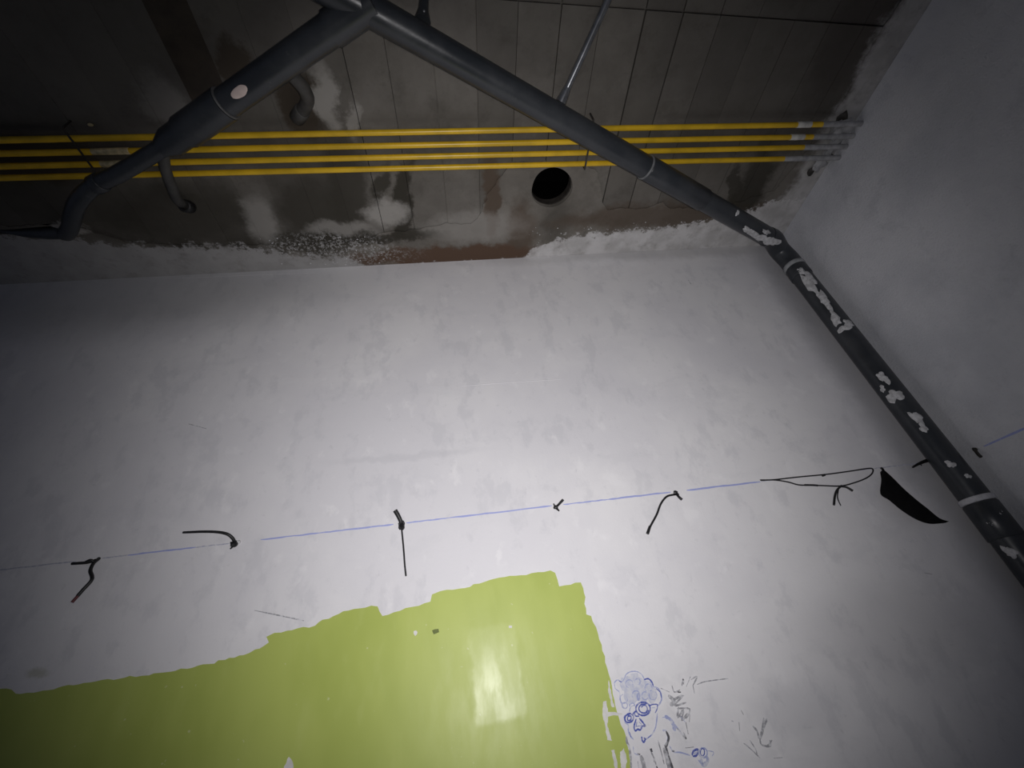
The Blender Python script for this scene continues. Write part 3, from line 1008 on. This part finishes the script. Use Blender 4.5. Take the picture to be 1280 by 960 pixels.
for c, r_ in (((1050, 162), 0.032), ((1044, 178), 0.020), ((1036, 190), 0.018), ((1024, 206), 0.022)):
    bm = bmesh.new()
    ball(bm, at_z(*c, H - 0.02), r_, (1.0, 1.2, 0.6), 3, 0.7)
    obj('plaster_lump', bm, M_GREYEND, wall_right, True)
for c, r_ in (((1052, 148), 0.016), ((1014, 214), 0.013), ((1036, 196), 0.010)):
    bm = bmesh.new()
    ball(bm, at_z(*c, H - 0.012), r_, (1.0, 1.4, 0.7), 2, 0.7)
    obj('dark_knockout', bm, M_IRON, wall_right, True)


# ------------------------------------------------------------------ wires and bits sticking out of the walls
def wire(parent, name, spec, r, mt=None, seg=10, n=5):
    """spec: (x, y, distance in front of the wall)"""
    bm = bmesh.new()
    P = smooth_path([on_wall(x, y, o) for x, y, o in spec], n)
    r0, r1 = r if isinstance(r, (list, tuple)) else (r, r)
    tube(bm, P, [0.84 * (r0 + (r1 - r0) * i / (len(P) - 1)) for i in range(len(P))], seg)
    return obj(name, bm, mt or M_BLACK, parent, True)


def knot(parent, px, off, r, sq=(1, 1, 1)):
    bm = bmesh.new()
    ball(bm, on_wall(*px, off), r, sq, 2, 0.6)
    return obj('knot', bm, M_BLACK, parent, True)


t = thing('wire_stub', on_wall(121, 700), 'bent black wire with a dull red tip, leftmost on the chalk line', 'wire', 'black wires along the chalk line')
wire(t, 'wire', [(124, 698, .0), (117, 704, .012), (113, 713, .016), (115, 720, .018), (114, 726, .02), (104, 737, .022), (97, 745, .024)], .0048)
wire(t, 'tip', [(99, 743, .0236), (90, 753, .026)], .0040, M_REDTIP)['label'] = 'dull red wire tip'
wire(t, 'wire', [(120, 700, .008), (110, 703, .012), (98, 704, .012), (90, 704.5, .012)], .0042)
wire(t, 'wire', [(118, 703, .010), (113, 700, .016), (104, 704, .014)], .0036)

t = thing('wire_stub', on_wall(294, 681), 'black wire hooked over to the left, second from the left', 'wire', 'black wires along the chalk line')
wire(t, 'wire', [(294, 680, .0), (291, 673, .012), (284, 667.5, .022), (272, 665, .026), (255, 664.5, .028), (240, 665, .028), (229, 665.5, .028)], [.0050, .0034])
knot(t, (293, 680), .006, .0085, (1.1, .8, 1))
wire(t, 'barb', [(293, 681, .006), (288, 686, .012)], [.004, .0022])
bm = bmesh.new()
ball(bm, on_wall(298, 677.5, .004), .006, (1, .8, .8), 2, .4)
obj('plaster_plug', bm, M_SPLASH, t, True)

t = thing('wire_stub', on_wall(501, 658), 'black wire stub with a long straight strand hanging down', 'wire', 'black wires along the chalk line')
wire(t, 'wire', [(502, 660, .0), (501, 652, .010), (498, 645, .016), (494, 638, .020)], [.0060, .0072])
knot(t, (502, 657), .006, .0100, (.9, .8, 1.3))
wire(t, 'strand', [(502, 660, .006), (504, 680, .012), (505, 692, .014), (506, 706, .014), (507.5, 720, .014)], .0026)
wire(t, 'barb', [(501, 656, .008), (498, 654, .012)], [.003, .002])

t = thing('wire_stub', on_wall(697, 633), 'tiny black barbed wire stub in the middle of the chalk line', 'wire', 'black wires along the chalk line')
wire(t, 'wire', [(696, 633, .0), (698, 631, .010), (704, 624.5, .022)], [.0036, .0044])
knot(t, (694.5, 634), .006, .0062)
wire(t, 'barb', [(694, 634, .006), (699, 638.5, .012)], [.0046, .0025])
wire(t, 'barb', [(694, 634, .006), (692, 629.5, .012)], [.003, .002])

t = thing('wire_stub', on_wall(845, 617), 'black wire curving down to the left from right end of blue line', 'wire', 'black wires along the chalk line')
wire(t, 'wire', [(848, 618, .0), (841, 618.5, .014), (833, 621, .020), (826, 630, .024), (821, 643, .026), (814, 656, .028), (810, 664, .028)], .0034)
wire(t, 'tip', [(812.5, 658, .028), (809.5, 667, .028)], [.0042, .0050])
knot(t, (844.5, 616), .008, .0070, (1, .8, 1))
wire(t, 'barb', [(846, 618, .006), (849, 621.5, .012), (852.5, 624.5, .014)], [.0042, .0046])

t = thing('wire_loop', on_wall(951, 600), 'long flat loop of thin dark wire with frayed tails', 'wire')
wire(t, 'loop', [(950, 600, .0), (968, 599.5, .012), (1000, 596, .018), (1032, 593, .020), (1062, 589, .020), (1085, 585.5, .020), (1091, 586.5, .020), (1090, 592, .020),
                 (1082, 598, .020), (1066, 604, .020), (1050, 607.5, .020), (1030, 607, .018), (1012, 606.5, .018), (998, 606, .018), (985, 602.5, .014), (968, 600, .010), (951, 600.5, .002)], .0024)
wire(t, 'tail', [(1052, 607, .020), (1046, 613, .024), (1043.5, 621, .026), (1042.5, 631, .028)], [.0034, .0036])
wire(t, 'tail', [(1048, 611, .022), (1047, 622, .024), (1051, 632, .026)], [.0022, .0014])
wire(t, 'tail', [(1050, 608, .020), (1058, 609, .024), (1066, 613.5, .026)], [.0030, .0040])
wire(t, 'sleeve', [(1006, 606.2, .018), (1016, 606.4, .018), (1022, 606.8, .018)], .0034)
wire(t, 'sleeve', [(1028, 594.5, .020), (1031, 593.5, .020)], .0042)

# black blade of plastic sheet
t = thing('plastic_strip', on_wall(1103, 587), 'pointed curved strip of black plastic sheet sticking out beside the corner drain', 'plastic strip')
top = [(1102, 585, .002), (1106, 588, .006), (1117, 598, .012), (1130, 611, .020), (1146, 625, .028), (1160, 636, .032), (1172, 646, .034), (1183, 652.5, .034)]
bot = [(1100.5, 590, .002), (1102, 600, .010), (1101, 617, .016), (1112, 625, .022), (1128, 638, .028), (1146, 649, .032), (1163, 654.5, .034), (1182, 653.5, .034)]
bm = bmesh.new()
tp = smooth_path([on_wall(*p) for p in top], 4)
bt = smooth_path([on_wall(*p) for p in bot], 4)
NSTEP = 5
grid = []
for a_, b_ in zip(tp, bt):
    row = []
    for k in range(NSTEP + 1):
        u = k / NSTEP
        p_ = a_.lerp(b_, u)
        p_.y -= 0.010 * math.sin(math.pi * u)
        row.append(p_)
    grid.append(row)
fr = [[bm.verts.new(p_) for p_ in row] for row in grid]
bk = [[bm.verts.new(p_ + Vector((0, 0.0015, 0))) for p_ in row] for row in grid]
for i in range(len(fr) - 1):
    for k in range(NSTEP):
        bm.faces.new((fr[i][k], fr[i][k + 1], fr[i + 1][k + 1], fr[i + 1][k]))
        bm.faces.new((bk[i][k], bk[i + 1][k], bk[i + 1][k + 1], bk[i][k + 1]))
    bm.faces.new((fr[i][0], fr[i + 1][0], bk[i + 1][0], bk[i][0]))
    bm.faces.new((fr[i][-1], bk[i][-1], bk[i + 1][-1], fr[i + 1][-1]))
obj('strip', bm, M_PLASTIC, t, True)
wire(t, 'root', [(1104, 588, .0), (1103, 586, .008), (1101.5, 585, .010)], .004)

t = thing('peg', on_wall(1144, 582), 'short black peg poking out between wall and corner drain', 'peg')
wire(t, 'shaft', [(1163, 574.5, .0), (1155, 577, .006), (1147, 580.5, .012), (1141, 584, .016)], [.0075, .0032])
wire(t, 'burr', [(1150, 579, .010), (1152, 582, .014)], [.003, .0015])

t = thing('nail', on_right(1220, 564), 'small dark bent nail at the end of the right wall chalk line', 'nail')
bm = bmesh.new()
tube(bm, smooth_path([on_right(1217, 561, 0.0), on_right(1219, 563, .010), on_right(1222, 567, .018), on_right(1226, 571, .024)], 4), 0.0042, 10)
obj('shank', bm, M_IRON, t, True)
bm = bmesh.new()
ball(bm, on_right(1219, 562, .006), .006, (.7, 1, 1), 2, .4)
obj('head', bm, M_IRON, t, True)
